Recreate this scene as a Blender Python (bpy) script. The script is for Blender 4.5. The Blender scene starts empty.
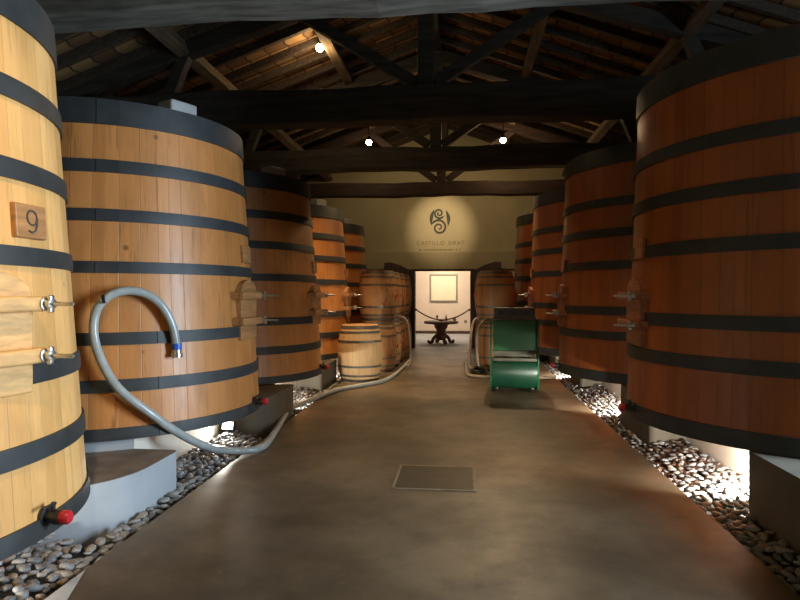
import bpy, bmesh, math, random
from mathutils import Vector, Matrix
PI = math.pi
S = bpy.context.scene
C = S.collection
random.seed(7)

# ------------------------------------------------------------------ camera
cam = bpy.data.cameras.new('camera'); cam.sensor_width = 36.0; cam.lens = 27.0
cam.shift_y = -6 / 800.0; cam.clip_start = 0.05
co = bpy.data.objects.new('camera', cam); C.objects.link(co)
co.location = (0, 0, 1.45); co.rotation_euler = (PI / 2, 0, math.atan(62 / 600.0))
S.camera = co
S.view_settings.view_transform = 'Standard'; S.view_settings.look = 'None'
S.view_settings.exposure = 0.14; S.view_settings.gamma = 1.0
S.view_settings.use_curve_mapping = False
S.cycles.use_denoising = True
S.cycles.max_bounces = 6; S.cycles.diffuse_bounces = 4
S.cycles.sample_clamp_indirect = 4.0
S.cycles.caustics_reflective = False; S.cycles.caustics_refractive = False
# ------------------------------------------------------------------ world and lights
w = bpy.data.worlds.new('world'); S.world = w; w.use_nodes = True
w.node_tree.nodes['Background'].inputs[0].default_value = (0.6, 0.75, 1.0, 1)
w.node_tree.nodes['Background'].inputs[1].default_value = 0.02


def light(name, typ, loc, to, power, col, size=0.05, spot=120, blend=0.6, size_y=None):
    l = bpy.data.lights.new(name, typ); l.energy = power; l.color = col
    if typ == 'AREA':
        l.size = size
        if size_y: l.shape = 'RECTANGLE'; l.size_y = size_y
    else:
        l.shadow_soft_size = size
    if typ == 'SPOT': l.spot_size = math.radians(spot); l.spot_blend = blend
    o = bpy.data.objects.new(name, l); C.objects.link(o); o.location = loc
    d = Vector(to) - Vector(loc)
    o.rotation_euler = d.to_track_quat('-Z', 'Y').to_euler()
    return o


WARM = (1.0, 0.66, 0.34); CREAM = (1.0, 0.80, 0.55); WHITE = (1.0, 0.96, 0.84); DAY = (0.67, 0.84, 1.0)
# daylight through the big doorway in the right wall
light('daylight', 'AREA', (4.72, 2.95, 1.65), (-3.0, 3.5, 1.5), 580, DAY, 1.4, size_y=2.7)
# ceiling spot lamps (hanging ones get bulbs further down) and added fills without a fixture
light('lamp_and_fill_spot', 'SPOT', (-2.10, 8.75, 4.98), (-1.45, 9.75, 0.3), 760, WARM, 0.05, 50, 1.0)
light('lamp_and_fill_spot', 'SPOT', (-1.95, 12.5, 4.52), (-0.9, 10.6, 0), 90, WARM, 0.05, 100, 0.8)
light('lamp_and_fill_spot', 'SPOT', (0.84, 12.5, 4.5), (-0.1, 9.9, 0.6), 270, WARM, 0.05, 112, 0.8)
light('logo_and_fill_spot', 'SPOT', (-0.56, 13.6, 4.3), (-0.56, 16.1, 3.25), 230, CREAM, 0.03, 44, 0.9)
light('logo_and_fill_spot', 'SPOT', (-0.56, 13.6, 4.25), (-0.56, 16.1, 3.0), 52, (1.0, 0.8, 0.5), 0.05, 150, 0.7)  # added wide fill that lifts the end wall, no fixture built
for p, e in (((-2.08, 8.75, 4.96), 20), ((-1.95, 12.5, 4.50), 8), ((0.84, 12.5, 4.48), 24)): light('bulb_glow', 'POINT', p, (0, 0, 0), e, WARM, 0.06)
light('lamp_and_fill_spot', 'SPOT', (-0.9, 0.7, 3.9), (-2.5, 2.1, 1.7), 320, (1.0, 0.74, 0.42), 0.06, 54, 0.9)  # added warm fill to brighten the nearest left vat, no fixture built
light('lamp_and_fill_spot', 'SPOT', (0.3, 4.9, 3.74), (0.2, 6.4, 0), 60, WARM, 0.06, 85, 0.8)  # added warm floor fill, kept out of sight behind the nearest tie beam
# room behind the opening
light('room_light', 'AREA', (-0.6, 20.0, 3.3), (-0.6, 20.9, 0), 125, (1.0, 0.78, 0.58), 2.2)
light('picture_light', 'SPOT', (-0.67, 20.8, 3.0), (-0.67, 22.0, 1.7), 40, (1.0, 0.85, 0.5), 0.1, 60, 0.8)


# ------------------------------------------------------------------ materials
class NT:
    def __init__(s, name):
        s.m = bpy.data.materials.new(name); s.m.use_nodes = True
        s.n = s.m.node_tree.nodes; s.l = s.m.node_tree.links
        s.b = s.n['Principled BSDF']

    def node(s, t, **kw):
        n = s.n.new(t)
        for k, v in kw.items(): setattr(n, k, v)
        return n

    def set(s, sock, v):
        if hasattr(v, 'is_output') or hasattr(v, 'links'): s.l.new(v, sock)
        else: sock.default_value = v

    def math(s, op, a, b=0.0):
        n = s.node('ShaderNodeMath', operation=op); s.set(n.inputs[0], a); s.set(n.inputs[1], b); return n.outputs[0]

    def mix(s, f, a, b, mode='MIX'):
        n = s.node('ShaderNodeMix', data_type='RGBA', blend_type=mode)
        s.set(n.inputs[0], f); s.set(n.inputs[6], a); s.set(n.inputs[7], b); return n.outputs[2]

    def coord(s, scale=(1, 1, 1), kind='Object'):
        t = s.node('ShaderNodeTexCoord'); m = s.node('ShaderNodeMapping')
        m.inputs[3].default_value = scale; s.l.new(t.outputs[kind], m.inputs[0]); return m.outputs[0]

    def noise(s, vec, scale, detail=4, rough=0.55):
        n = s.node('ShaderNodeTexNoise'); s.l.new(vec, n.inputs['Vector'])
        n.inputs['Scale'].default_value = scale; n.inputs['Detail'].default_value = detail
        n.inputs['Roughness'].default_value = rough; return n.outputs[0]

    def ramp(s, v, lo, hi):
        n = s.node('ShaderNodeMapRange'); n.inputs[1].default_value = lo; n.inputs[2].default_value = hi
        s.l.new(v, n.inputs[0]); return n.outputs[0]

    def bump(s, h, strength=0.2, dist=0.01):
        n = s.node('ShaderNodeBump'); n.inputs['Strength'].default_value = strength; n.inputs['Distance'].default_value = dist
        s.l.new(h, n.inputs['Height']); s.l.new(n.outputs[0], s.b.inputs['Normal'])

    def out(s, col, rough=0.5, metal=0.0, spec=None):
        s.set(s.b.inputs['Base Color'], col); s.set(s.b.inputs['Roughness'], rough); s.set(s.b.inputs['Metallic'], metal)
        if spec is not None: s.b.inputs['Specular IOR Level'].default_value = spec
        return s.m


def c4(r, g, b): return (r, g, b, 1.0)


def plain(name, col, rough=0.5, metal=0.0, var=0.25, scale=6, bump=0.05, stretch=(1, 1, 1), spec=None):
    t = NT(name); v = t.coord(stretch); n = t.noise(v, scale, 5)
    d = c4(*[x * (1 - var) for x in col]); h = c4(*[min(1, x * (1 + var)) for x in col])
    if bump: t.bump(n, bump, 0.01)
    return t.out(t.mix(t.ramp(n, 0.3, 0.7), d, h), rough, metal, spec)


def stave_mat(name, base, dark, count, rough=0.4):
    """Upright oak staves round a vat: tone changes from stave to stave, dark joints, long vertical grain."""
    t = NT(name); tc = t.node('ShaderNodeTexCoord'); sp = t.node('ShaderNodeSeparateXYZ')
    t.l.new(tc.outputs['Object'], sp.inputs[0])
    a = t.math('ARCTAN2', sp.outputs[1], sp.outputs[0]); u = t.math('MULTIPLY', t.math('ADD', a, t.math('MULTIPLY', t.math('SINE', t.math('MULTIPLY', a, 17.0)), 0.022)), count / (2 * PI))
    ix = t.math('FLOOR', u); fr = t.math('FRACT', u)
    wn = t.node('ShaderNodeTexWhiteNoise', noise_dimensions='1D'); t.l.new(ix, wn.inputs['W'])
    edge = t.math('ABSOLUTE', t.math('SUBTRACT', fr, 0.5)); joint = t.ramp(edge, 0.478, 0.495)
    mp = t.node('ShaderNodeMapping'); mp.inputs[3].default_value = (9, 9, 0.55); t.l.new(tc.outputs['Object'], mp.inputs[0])
    off = t.node('ShaderNodeVectorMath', operation='ADD'); t.l.new(mp.outputs[0], off.inputs[0]); t.l.new(wn.outputs['Color'], off.inputs[1])
    g = t.noise(off.outputs[0], 3.0, 6, 0.6)
    mp2 = t.node('ShaderNodeMapping'); mp2.inputs[3].default_value = (2.2, 2.2, 1.1); t.l.new(tc.outputs['Object'], mp2.inputs[0])
    blot = t.noise(mp2.outputs[0], 1.6, 4, 0.6)
    col = t.mix(t.ramp(g, 0.35, 0.75), c4(*base), c4(*dark))
    tone = t.ramp(wn.outputs['Value'], -0.2, 1.0)
    col = t.mix(0.65, col, t.mix(tone, c4(*dark), c4(*[min(1, x * 1.12) for x in base])))
    col = t.mix(t.math('MULTIPLY', t.ramp(blot, 0.5, 0.78), 0.45), col, c4(*[x * 0.6 for x in dark]))
    col = t.mix(t.math('MULTIPLY', joint, 0.42), col, c4(*[x * 0.22 for x in dark]))
    # dark vertical streaks and drying cracks
    mp3 = t.node('ShaderNodeMapping'); mp3.inputs[3].default_value = (26, 26, 0.9); t.l.new(tc.outputs['Object'], mp3.inputs[0])
    stk = t.noise(mp3.outputs[0], 1.0, 3, 0.6)
    col = t.mix(t.math('MULTIPLY', t.ramp(stk, 0.60, 0.72), 0.55), col, c4(*[x * 0.5 for x in dark]))
    col = t.mix(t.math('MULTIPLY', t.ramp(stk, 0.42, 0.28), 0.25), col, c4(*[min(1, x * 1.25) for x in base]))
    # small knots
    vo = t.node('ShaderNodeTexVoronoi'); vo.inputs['Scale'].default_value = 2.3; t.l.new(tc.outputs['Object'], vo.inputs['Vector'])
    kn = t.node('ShaderNodeMapRange'); kn.inputs[1].default_value = 0.035; kn.inputs[2].default_value = 0.06; kn.inputs[3].default_value = 0.7; kn.inputs[4].default_value = 0.0
    t.l.new(vo.outputs['Distance'], kn.inputs[0])
    col = t.mix(kn.outputs[0], col, c4(*[x * 0.35 for x in dark]))
    h = t.math('SUBTRACT', t.math('MULTIPLY', g, 0.3), joint); t.bump(h, 0.35, 0.006)
    return t.out(col, t.math('ADD', t.math('MULTIPLY', g, 0.25), rough - 0.12))


M = {}
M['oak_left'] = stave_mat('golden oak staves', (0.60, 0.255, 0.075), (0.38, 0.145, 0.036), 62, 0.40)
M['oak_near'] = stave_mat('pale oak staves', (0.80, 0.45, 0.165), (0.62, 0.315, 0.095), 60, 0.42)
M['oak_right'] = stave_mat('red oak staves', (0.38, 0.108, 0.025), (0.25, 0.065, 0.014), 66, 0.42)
M['barrel_pale'] = stave_mat('new oak barrel', (0.72, 0.48, 0.24), (0.58, 0.35, 0.15), 22, 0.55)
M['barrel_oak'] = stave_mat('used oak barrel', (0.50, 0.27, 0.11), (0.34, 0.165, 0.06), 22, 0.6)
M['hoop'] = plain('dark painted hoop steel', (0.030, 0.034, 0.036), 0.55, 0.1, 0.3, 5, 0.04)
M['barrel_hoop'] = plain('galvanised barrel hoop', (0.17, 0.16, 0.14), 0.5, 0.6, 0.3, 8)
M['wood'] = plain('oiled oak board', (0.38, 0.18, 0.065), 0.5, 0, 0.3, 4, 0.08, (8, 1, 8))
M['wood_red'] = plain('red oak board', (0.36, 0.13, 0.06), 0.45, 0, 0.3, 4, 0.08, (8, 1, 8))
M['wood_pale'] = plain('pale oak board', (0.66, 0.38, 0.14), 0.5, 0, 0.25, 4, 0.08, (8, 1, 8))
M['beam'] = plain('old dark beam timber', (0.034, 0.029, 0.022), 0.75, 0, 0.55, 3.5, 0.5, (0.6, 5, 5))
M['beam_red'] = plain('reddish beam timber', (0.034, 0.018, 0.012), 0.75, 0, 0.5, 3.5, 0.5, (0.6, 5, 5))
M['rafter'] = plain('weathered rafter', (0.060, 0.042, 0.027), 0.8, 0, 0.5, 4, 0.4, (5, 0.8, 5))
M['purlin'] = plain('purlin timber', (0.13, 0.095, 0.058), 0.8, 0, 0.5, 4, 0.4, (5, 0.6, 5))
M['steel'] = plain('bright steel', (0.62, 0.62, 0.60), 0.28, 1.0, 0.15, 12, 0.02)
M['dark_metal'] = plain('dark cast metal', (0.06, 0.06, 0.06), 0.4, 0.7, 0.3, 10)
M['red'] = plain('red plastic', (0.50, 0.02, 0.03), 0.35, 0, 0.15, 8, 0)
M['blue'] = plain('blue plastic', (0.02, 0.09, 0.45), 0.4, 0, 0.1, 8, 0)
M['hose'] = plain('clear grey wine hose', (0.34, 0.37, 0.36), 0.22, 0, 0.15, 9, 0.03)
M['hose_tan'] = plain('tan hose', (0.50, 0.42, 0.30), 0.4, 0, 0.2, 9, 0.02)
M['concrete'] = plain('concrete with daylight blue', (0.34, 0.37, 0.40), 0.75, 0, 0.14, 2.5, 0.12)  # blue cast of the daylight mixed into the concrete colour
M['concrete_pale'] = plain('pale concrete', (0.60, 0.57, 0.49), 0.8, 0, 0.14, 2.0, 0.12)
M['concrete_shaded'] = plain('shaded dark concrete', (0.115, 0.100, 0.072), 0.8, 0, 0.2, 3.0, 0.15)  # darker copy of the concrete, shade on the pads put into the colour
M['beam_daylit'] = plain('grey daylit beam', (0.12, 0.118, 0.098), 0.8, 0, 0.5, 3.0, 0.5, (0.7, 5, 5))  # beam timber lightened to stand in for daylight from below
M['concrete_brown'] = plain('brown concrete top', (0.20, 0.165, 0.135), 0.8, 0, 0.3, 5, 0.15)  # browner than the block, laid over the ledge top
M['green'] = plain('green enamel', (0.014, 0.088, 0.030), 0.3, 0.0, 0.2, 3, 0.03)
M['green_deep'] = plain('deep green enamel', (0.005, 0.040, 0.020), 0.36, 0.0, 0.2, 3, 0.03)
M['grey_paint'] = plain('grey olive paint', (0.085, 0.078, 0.055), 0.5, 0.2, 0.25, 6)
M['rope'] = plain('brown barrier rope', (0.34, 0.17, 0.08), 0.7, 0, 0.3, 20)
M['table'] = plain('dark red mahogany', (0.085, 0.028, 0.016), 0.65, 0, 0.3, 5)
M['door'] = plain('dark brown door wood', (0.045, 0.022, 0.013), 0.6, 0, 0.35, 5, 0.2, (6, 6, 0.8))
M['frame'] = plain('grey picture frame', (0.26, 0.25, 0.21), 0.5, 0, 0.15, 6, 0)
M['canvas'] = plain('cream print', (0.80, 0.76, 0.58), 0.7, 0, 0.05, 3, 0)
M['plaster_pink'] = plain('pale cream plaster', (0.72, 0.62, 0.52), 0.85, 0, 0.05, 2, 0.03)
M['skirting'] = plain('brown skirting', (0.075, 0.04, 0.022), 0.6, 0, 0.2, 4)
M['wall'] = plain('olive tan plaster', (0.46, 0.38, 0.215), 0.9, 0, 0.10, 1.2, 0.06)
M['lintel'] = plain('plastered lintel', (0.38, 0.31, 0.175), 0.9, 0, 0.10, 1.5, 0.06)
M['logo'] = plain('dark grey logo paint', (0.055, 0.055, 0.045), 0.8, 0, 0.1, 8, 0)
M['logo_gold'] = plain('brown lettering paint', (0.22, 0.17, 0.09), 0.8, 0, 0.1, 8, 0)
M['hatch'] = plain('dark steel hatch', (0.038, 0.029, 0.019), 0.5, 0.3, 0.35, 7, 0.1)
M['hatch_rim'] = plain('worn hatch rim', (0.26, 0.21, 0.14), 0.6, 0.2, 0.3, 12, 0.1)
M['lid'] = plain('grey vat lid', (0.35, 0.36, 0.35), 0.5, 0, 0.2, 3, 0.05)
M['glassware'] = plain('small glass', (0.55, 0.52, 0.45), 0.2, 0.0, 0.3, 12, 0)
M['soil'] = plain('dark ground between the pebbles', (0.035, 0.035, 0.033), 0.95, 0, 0.4, 14, 0.4)
M['stone1'] = plain('grey river stone', (0.24, 0.247, 0.25), 0.6, 0, 0.35, 5, 0.08)
M['stone2'] = plain('dark river stone', (0.115, 0.12, 0.125), 0.55, 0, 0.35, 5, 0.08)
M['stone3'] = plain('tan river stone', (0.25, 0.225, 0.19), 0.6, 0, 0.35, 5, 0.08)


def floor_mat():
    t = NT('polished stained concrete'); v = t.coord()
    a = t.noise(v, 0.55, 6, 0.6); b = t.noise(v, 2.6, 6, 0.65); f = t.noise(v, 14, 4, 0.6)
    col = t.mix(t.ramp(a, 0.38, 0.64), c4(0.054, 0.038, 0.021), c4(0.205, 0.152, 0.090))
    col = t.mix(t.math('MULTIPLY', t.ramp(b, 0.45, 0.70), 0.6), col, c4(0.060, 0.045, 0.032))
    col = t.mix(t.math('MULTIPLY', t.ramp(f, 0.62, 0.8), 0.25), col, c4(0.33, 0.29, 0.24))
    e = t.noise(v, 60, 2, 0.5); col = t.mix(t.math('MULTIPLY', t.ramp(e, 0.70, 0.78), 0.3), col, c4(0.42, 0.37, 0.30))
    t.bump(t.math('ADD', b, f), 0.06, 0.006)
    return t.out(col, t.math('ADD', t.math('MULTIPLY', b, 0.32), 0.30))


def tile_mat():
    t = NT('clay roof tiles seen from below'); tc = t.node('ShaderNodeTexCoord'); sp = t.node('ShaderNodeSeparateXYZ')
    t.l.new(tc.outputs['Object'], sp.inputs[0])
    u = t.math('MULTIPLY', sp.outputs[0], 3.2); wv = t.math('ABSOLUTE', t.math('SINE', t.math('MULTIPLY', sp.outputs[1], 13.0)))
    ix = t.math('FLOOR', t.math('ADD', u, t.math('MULTIPLY', wv, 0.12))); fr = t.math('FRACT', t.math('ADD', u, t.math('MULTIPLY', wv, 0.12)))
    wn = t.node('ShaderNodeTexWhiteNoise', noise_dimensions='2D'); cb = t.node('ShaderNodeCombineXYZ')
    t.l.new(ix, cb.inputs[0]); t.l.new(t.math('FLOOR', t.math('MULTIPLY', sp.outputs[1], 13.0 / PI)), cb.inputs[1]); t.l.new(cb.outputs[0], wn.inputs['Vector'])
    col = t.mix(wn.outputs['Value'], c4(0.15, 0.075, 0.032), c4(0.42, 0.26, 0.10))
    col = t.mix(t.ramp(fr, 0.86, 0.97), col, c4(0.035, 0.02, 0.012))
    col = t.mix(t.math('SUBTRACT', 1.0, t.ramp(wv, 0.0, 0.3)), col, c4(0.05, 0.028, 0.016))
    t.bump(t.math('ADD', wv, fr), 0.7, 0.04)
    return t.out(col, 0.9)


def stained_barrel(m):
    """red wine drips round the belly of the used barrels"""
    t = NT.__new__(NT); t.m = m; t.n = m.node_tree.nodes; t.l = m.node_tree.links; t.b = t.n['Principled BSDF']
    old = t.b.inputs['Base Color'].links[0].from_socket
    v = t.coord((7, 7, 4.5)); n = t.noise(v, 1.6, 3, 0.6)
    tc = t.node('ShaderNodeTexCoord'); sp = t.node('ShaderNodeSeparateXYZ'); t.l.new(tc.outputs['Object'], sp.inputs[0])
    side = t.ramp(sp.outputs[0], 0.05, 0.26)
    f = t.math('MULTIPLY', t.math('MULTIPLY', t.ramp(n, 0.56, 0.66), side), 0.8)
    t.set(t.b.inputs['Base Color'], t.mix(f, old, c4(0.24, 0.035, 0.022)))


M['floor'] = floor_mat(); M['tiles'] = tile_mat(); stained_barrel(M['barrel_oak'])


def emit_mat(name, col, power):
    t = NT(name); t.b.inputs['Emission Color'].default_value = c4(*col); t.b.inputs['Emission Strength'].default_value = power
    return t.out(c4(0.8, 0.8, 0.8), 0.3)


M['bulb'] = emit_mat('glowing bulb', (1.0, 0.85, 0.55), 45)
M['lens'] = emit_mat('flood lamp lens', (1.0, 0.93, 0.75), 14)


# ------------------------------------------------------------------ mesh helpers
def xf(loc=(0, 0, 0), rot=(0, 0, 0)):
    return Matrix.Translation(loc) @ Matrix.Rotation(rot[2], 4, 'Z') @ Matrix.Rotation(rot[1], 4, 'Y') @ Matrix.Rotation(rot[0], 4, 'X')


def box(bm, c, s, rot=(0, 0, 0), bev=0.0, m=None):
    r = bmesh.ops.create_cube(bm, size=1.0)
    vs = r['verts']
    bmesh.ops.scale(bm, vec=s, verts=vs)
    if bev:
        es = list({e for v in vs for e in v.link_edges})
        rb = bmesh.ops.bevel(bm, geom=es, offset=bev, segments=2, affect='EDGES', profile=0.5)
        vs = list({v for f in rb['faces'] for v in f.verts} | {v for v in vs if v.is_valid})
    mt = xf(c, rot)
    if m is not None: mt = m @ mt
    bmesh.ops.transform(bm, matrix=mt, verts=vs)
    return vs


def lathe(bm, prof, seg=64, m=None, close=False):
    """revolve a list of (r, z) round z; r = 0 ends are capped to a point"""
    rings = []
    for r, z in prof:
        if r <= 1e-6: rings.append([bm.verts.new((0, 0, z))])
        else: rings.append([bm.verts.new((r * math.cos(2 * PI * i / seg), r * math.sin(2 * PI * i / seg), z)) for i in range(seg)])
    pairs = list(zip(rings, rings[1:]))
    if close: pairs.append((rings[-1], rings[0]))
    for a, b in pairs:
        for i in range(seg):
            j = (i + 1) % seg
            if len(a) == 1 and len(b) == 1: continue
            if len(a) == 1: bm.faces.new((a[0], b[j], b[i]))
            elif len(b) == 1: bm.faces.new((a[i], a[j], b[0]))
            else: bm.faces.new((a[i], a[j], b[j], b[i]))
    vs = [v for r in rings for v in r]
    if m is not None: bmesh.ops.transform(bm, matrix=m, verts=vs)
    return vs


def prism(bm, poly, z0, z1, m=None, bev=0.0):
    """extrude a plan polygon (x, y) from z0 to z1"""
    lo = [bm.verts.new((x, y, z0)) for x, y in poly]; hi = [bm.verts.new((x, y, z1)) for x, y in poly]
    n = len(poly)
    fs = [bm.faces.new(list(reversed(lo))), bm.faces.new(hi)]
    for i in range(n): fs.append(bm.faces.new((lo[i], lo[(i + 1) % n], hi[(i + 1) % n], hi[i])))
    vs = lo + hi
    if bev:
        es = [e for e in bm.edges if all(v in set(hi) for v in e.verts)]
        rb = bmesh.ops.bevel(bm, geom=es, offset=bev, segments=2, affect='EDGES', profile=0.5)
        vs = list({v for f in fs if f.is_valid for v in f.verts} | {v for f in rb['faces'] for v in f.verts})
    if m is not None: bmesh.ops.transform(bm, matrix=m, verts=vs)
    return vs


def smooth_path(pts, n=10):
    out = []
    P = [Vector(p) for p in pts]
    for i in range(len(P) - 1):
        p0 = P[max(i - 1, 0)]; p1 = P[i]; p2 = P[i + 1]; p3 = P[min(i + 2, len(P) - 1)]
        for k in range(n):
            t = k / n
            out.append(0.5 * ((2 * p1) + (p2 - p0) * t + (2 * p0 - 5 * p1 + 4 * p2 - p3) * t * t + (3 * p1 - p0 - 3 * p2 + p3) * t ** 3))
    out.append(P[-1]); return out


def tube(bm, pts, r, seg=10, caps=True):
    P = [Vector(p) for p in pts]; rings = []
    rr = r if isinstance(r, (list, tuple)) else [r] * len(P)
    up = None
    for i, p in enumerate(P):
        d = (P[min(i + 1, len(P) - 1)] - P[max(i - 1, 0)]).normalized()
        if up is None:
            up = Vector((0, 0, 1)) if abs(d.z) < 0.9 else Vector((1, 0, 0))
        s = d.cross(up)
        if s.length < 1e-4: s = d.orthogonal()
        s.normalize(); up = s.cross(d).normalized()
        rings.append([bm.verts.new(p + rr[i] * (math.cos(2 * PI * k / seg) * s + math.sin(2 * PI * k / seg) * up)) for k in range(seg)])
    for a, b in zip(rings, rings[1:]):
        for k in range(seg): bm.faces.new((a[k], a[(k + 1) % seg], b[(k + 1) % seg], b[k]))
    if caps: bm.faces.new(list(reversed(rings[0]))); bm.faces.new(rings[-1])


def obj(name, bm, mat, parent=None, loc=None, rot=None, smooth=False, ang=35):
    bmesh.ops.recalc_face_normals(bm, faces=bm.faces)
    me = bpy.data.meshes.new(name); bm.to_mesh(me); bm.free()
    for m in (mat if isinstance(mat, (list, tuple)) else [mat]): me.materials.append(m)
    if smooth:
        for p in me.polygons: p.use_smooth = True
        try: me.set_sharp_from_angle(angle=math.radians(ang))
        except Exception: pass
    o = bpy.data.objects.new(name, me); C.objects.link(o)
    if parent: o.parent = parent
    if loc: o.location = loc
    if rot: o.rotation_euler = rot
    return o


def tag(o, label, cat, group=None, kind=None):
    o['label'] = label; o['category'] = cat
    if group: o['group'] = group
    if kind: o['kind'] = kind
    return o


def thing(name, label, cat, loc=(0, 0, 0), rz=0.0, group=None):
    o = bpy.data.objects.new(name, None); C.objects.link(o); o.location = loc; o.rotation_euler = (0, 0, rz)
    o.empty_display_size = 0.1
    return tag(o, label, cat, group)


def dup(root, loc, rz, label):
    def cp(o, par):
        c = o.copy(); C.objects.link(c)
        if par: c.parent = par
        for ch in [x for x in S.objects if x.parent == o]: cp(ch, c)
        return c
    r = cp(root, None); r.location = loc; r.rotation_euler = (0, 0, rz); r['label'] = label
    return r


def struct(name, bm, mat, label=None, cat=None, smooth=False):
    o = obj(name, bm, mat, smooth=smooth); o['kind'] = 'structure'
    o['label'] = label or name.replace('_', ' '); o['category'] = cat or name.split('_')[0]
    return o


def B(): return bmesh.new()


# ------------------------------------------------------------------ the building
AX = -0.45; WL = -5.55; WR = 4.65; YB = 16.1; YF = -3.6; ZE = 4.05; ZR = 5.9
FL, FR_ = -1.97, 1.61
def roof_z(x): return ZR - 0.36 * abs(x - AX)

b = B(); box(b, ((FL + FR_) / 2, (YB + YF) / 2, -0.06), (FR_ - FL, YB - YF, 0.12)); struct('floor', b, M['floor'], 'smooth brown polished concrete aisle floor between the vats', 'floor')
b = B(); box(b, ((WL + WR) / 2, 7.0, -0.16), (WR - WL + 0.4, 22, 0.08)); struct('ground', b, M['soil'], 'dark ground under the pebble beds', 'ground')
b = B(); box(b, (-0.6, 19.2, -0.06), (7, 6.2, 0.12)); struct('floor_back', b, M['concrete'], 'grey floor of the bright room beyond the opening', 'floor')
b = B(); box(b, (WL - 0.15, 6.5, 2.0), (0.3, 20.4, 4.4)); struct('wall_left', b, M['wall'], 'plaster wall behind the left row of vats', 'wall')
DY0, DY1, DZ = 2.15, 3.75, 3.1
b = B()
for y0, y1, z0, z1 in ((YF, DY0, -0.2, 4.2), (DY1, 16.4, -0.2, 4.2), (DY0, DY1, DZ, 4.2)):
    box(b, (WR + 0.15, (y0 + y1) / 2, (z0 + z1) / 2), (0.3, y1 - y0, z1 - z0))
struct('wall_right', b, M['wall'], 'plaster wall behind the right row of vats', 'wall')
b = B()
for y in (DY0 + 0.04, DY1 - 0.04): box(b, (WR - 0.02, y, DZ / 2), (0.12, 0.08, DZ))
box(b, (WR - 0.02, (DY0 + DY1) / 2, DZ - 0.05), (0.12, DY1 - DY0, 0.1))
struct('door_1', b, M['door'], 'timber frame of the daylight doorway in the right wall', 'door frame')


def gable(bm, y0, y1, hole=None):
    prof = [(WL, -0.2), (WR, -0.2), (WR, ZE + 0.15), (AX, ZR + 0.1), (WL, ZE + 0.15)]
    if hole:
        x0, x1, zt = hole
        prof = [(WL, -0.2), (x0, -0.2), (x0, zt), (x1, zt), (x1, -0.2), (WR, -0.2), (WR, ZE + 0.15), (AX, ZR + 0.1), (WL, ZE + 0.15)]
    m = Matrix(((1, 0, 0, 0), (0, 0, -1, 0), (0, 1, 0, 0), (0, 0, 0, 1)))
    prism(bm, prof, -y1, -y0, m)


OX0, OX1, OZ = -1.26, 0.22, 2.07
b = B(); gable(b, YB, YB + 0.3, (OX0, OX1, OZ)); struct('wall_back', b, M['wall'], 'tan plaster end wall with the painted emblem over the opening', 'wall')
b = B(); gable(b, YF - 0.3, YF); struct('wall_front', b, M['wall'], 'plaster wall behind the viewer', 'wall')
b = B(); box(b, (AX - 0.07, YB - 0.03, 2.34), (4.6, 0.10, 0.46)); struct('trim_1', b, M['lintel'], 'plastered lintel band over the opening', 'lintel')
b = B()
for x in (OX0 - 0.05, OX1 + 0.05): box(b, (x, YB - 0.03, 1.035), (0.10, 0.16, 2.07))
box(b, ((OX0 + OX1) / 2, YB - 0.03, 2.09), (OX1 - OX0 + 0.2, 0.16, 0.05))
struct('trim_2', b, M['door'], 'dark wooden frame round the opening', 'door frame')
# far room
b = B(); box(b, (-0.6, 22.1, 1.8), (7, 0.2, 4)); struct('wall_far', b, M['plaster_pink'], 'pale wall of the bright room', 'wall')
b = B(); box(b, (-4.0, 19.2, 1.8), (0.2, 6, 4)); struct('wall_far_left', b, M['plaster_pink'])
b = B(); box(b, (2.8, 19.2, 1.8), (0.2, 6, 4)); struct('wall_far_right', b, M['plaster_pink'])
b = B(); box(b, (-0.6, 19.2, 3.6), (7, 6, 0.1)); struct('ceiling_far', b, M['plaster_pink'])
b = B(); box(b, (-0.6, 21.98, 0.05), (6.6, 0.05, 0.10)); struct('baseboard_far', b, M['skirting'], 'dark skirting along the far wall', 'skirting')

# roof planes of clay tiles, rafters, purlins, ridge
for nm, sx in (('ceiling_left', -1), ('ceiling_right', 1)):
    L = 5.45; a = math.atan(0.36); b = B()
    box(b, (0, 0, 0), (L / math.cos(a), 20.2, 0.06))
    o = struct(nm, b, M['tiles'], 'underside of the clay tile roof on the %s slope' % ('left' if sx < 0 else 'right'), 'roof')
    o.location = (AX + sx * L / 2, 6.4, ZR - 0.36 * L / 2 + 0.09); o.rotation_euler = (0, sx * a, 0)
me_r = None
a = math.atan(0.36)
for sx in (-1, 1):
    y = -0.1
    while y < 16.0:
        if me_r is None:
            b = B(); box(b, (0, 0, 0), (5.4 / math.cos(a), 0.075, 0.11), bev=0.006); o = obj('rafter', b, M['rafter']); me_r = o.data
        else:
            o = bpy.data.objects.new('rafter', me_r); C.objects.link(o)
        o.location = (AX + sx * 2.65, y + random.uniform(-.03, .03), roof_z(AX + 2.65)); o.rotation_euler = (random.uniform(-.06, .06), sx * a, 0)
        o['kind'] = 'structure'; o['category'] = 'rafter'; o['group'] = 'roof rafters'
        o['label'] = 'weathered rafter under the tiles of the %s roof slope' % ('left' if sx < 0 else 'right')
        y += 0.5
for dx, sx in ((1.54, -1), (3.15, -1), (1.54, 1), (3.15, 1)):
    x = AX + sx * dx; b = B(); box(b, (x, 6.3, roof_z(x) - 0.15), (0.15, 19.6, 0.19), (0, sx * a, 0), 0.012)
    o = struct('purlin', b, M['purlin'], '%s timber purlin running the length of the %s roof slope' % ('upper' if dx < 2 else 'lower', 'left' if sx < 0 else 'right'), 'purlin')
b = B(); box(b, (AX, 6.3, ZR - 0.14), (0.16, 19.6, 0.22), bev=0.012); struct('ridge_beam', b, M['beam'], 'dark ridge beam along the top of the roof', 'ridge beam')

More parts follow.
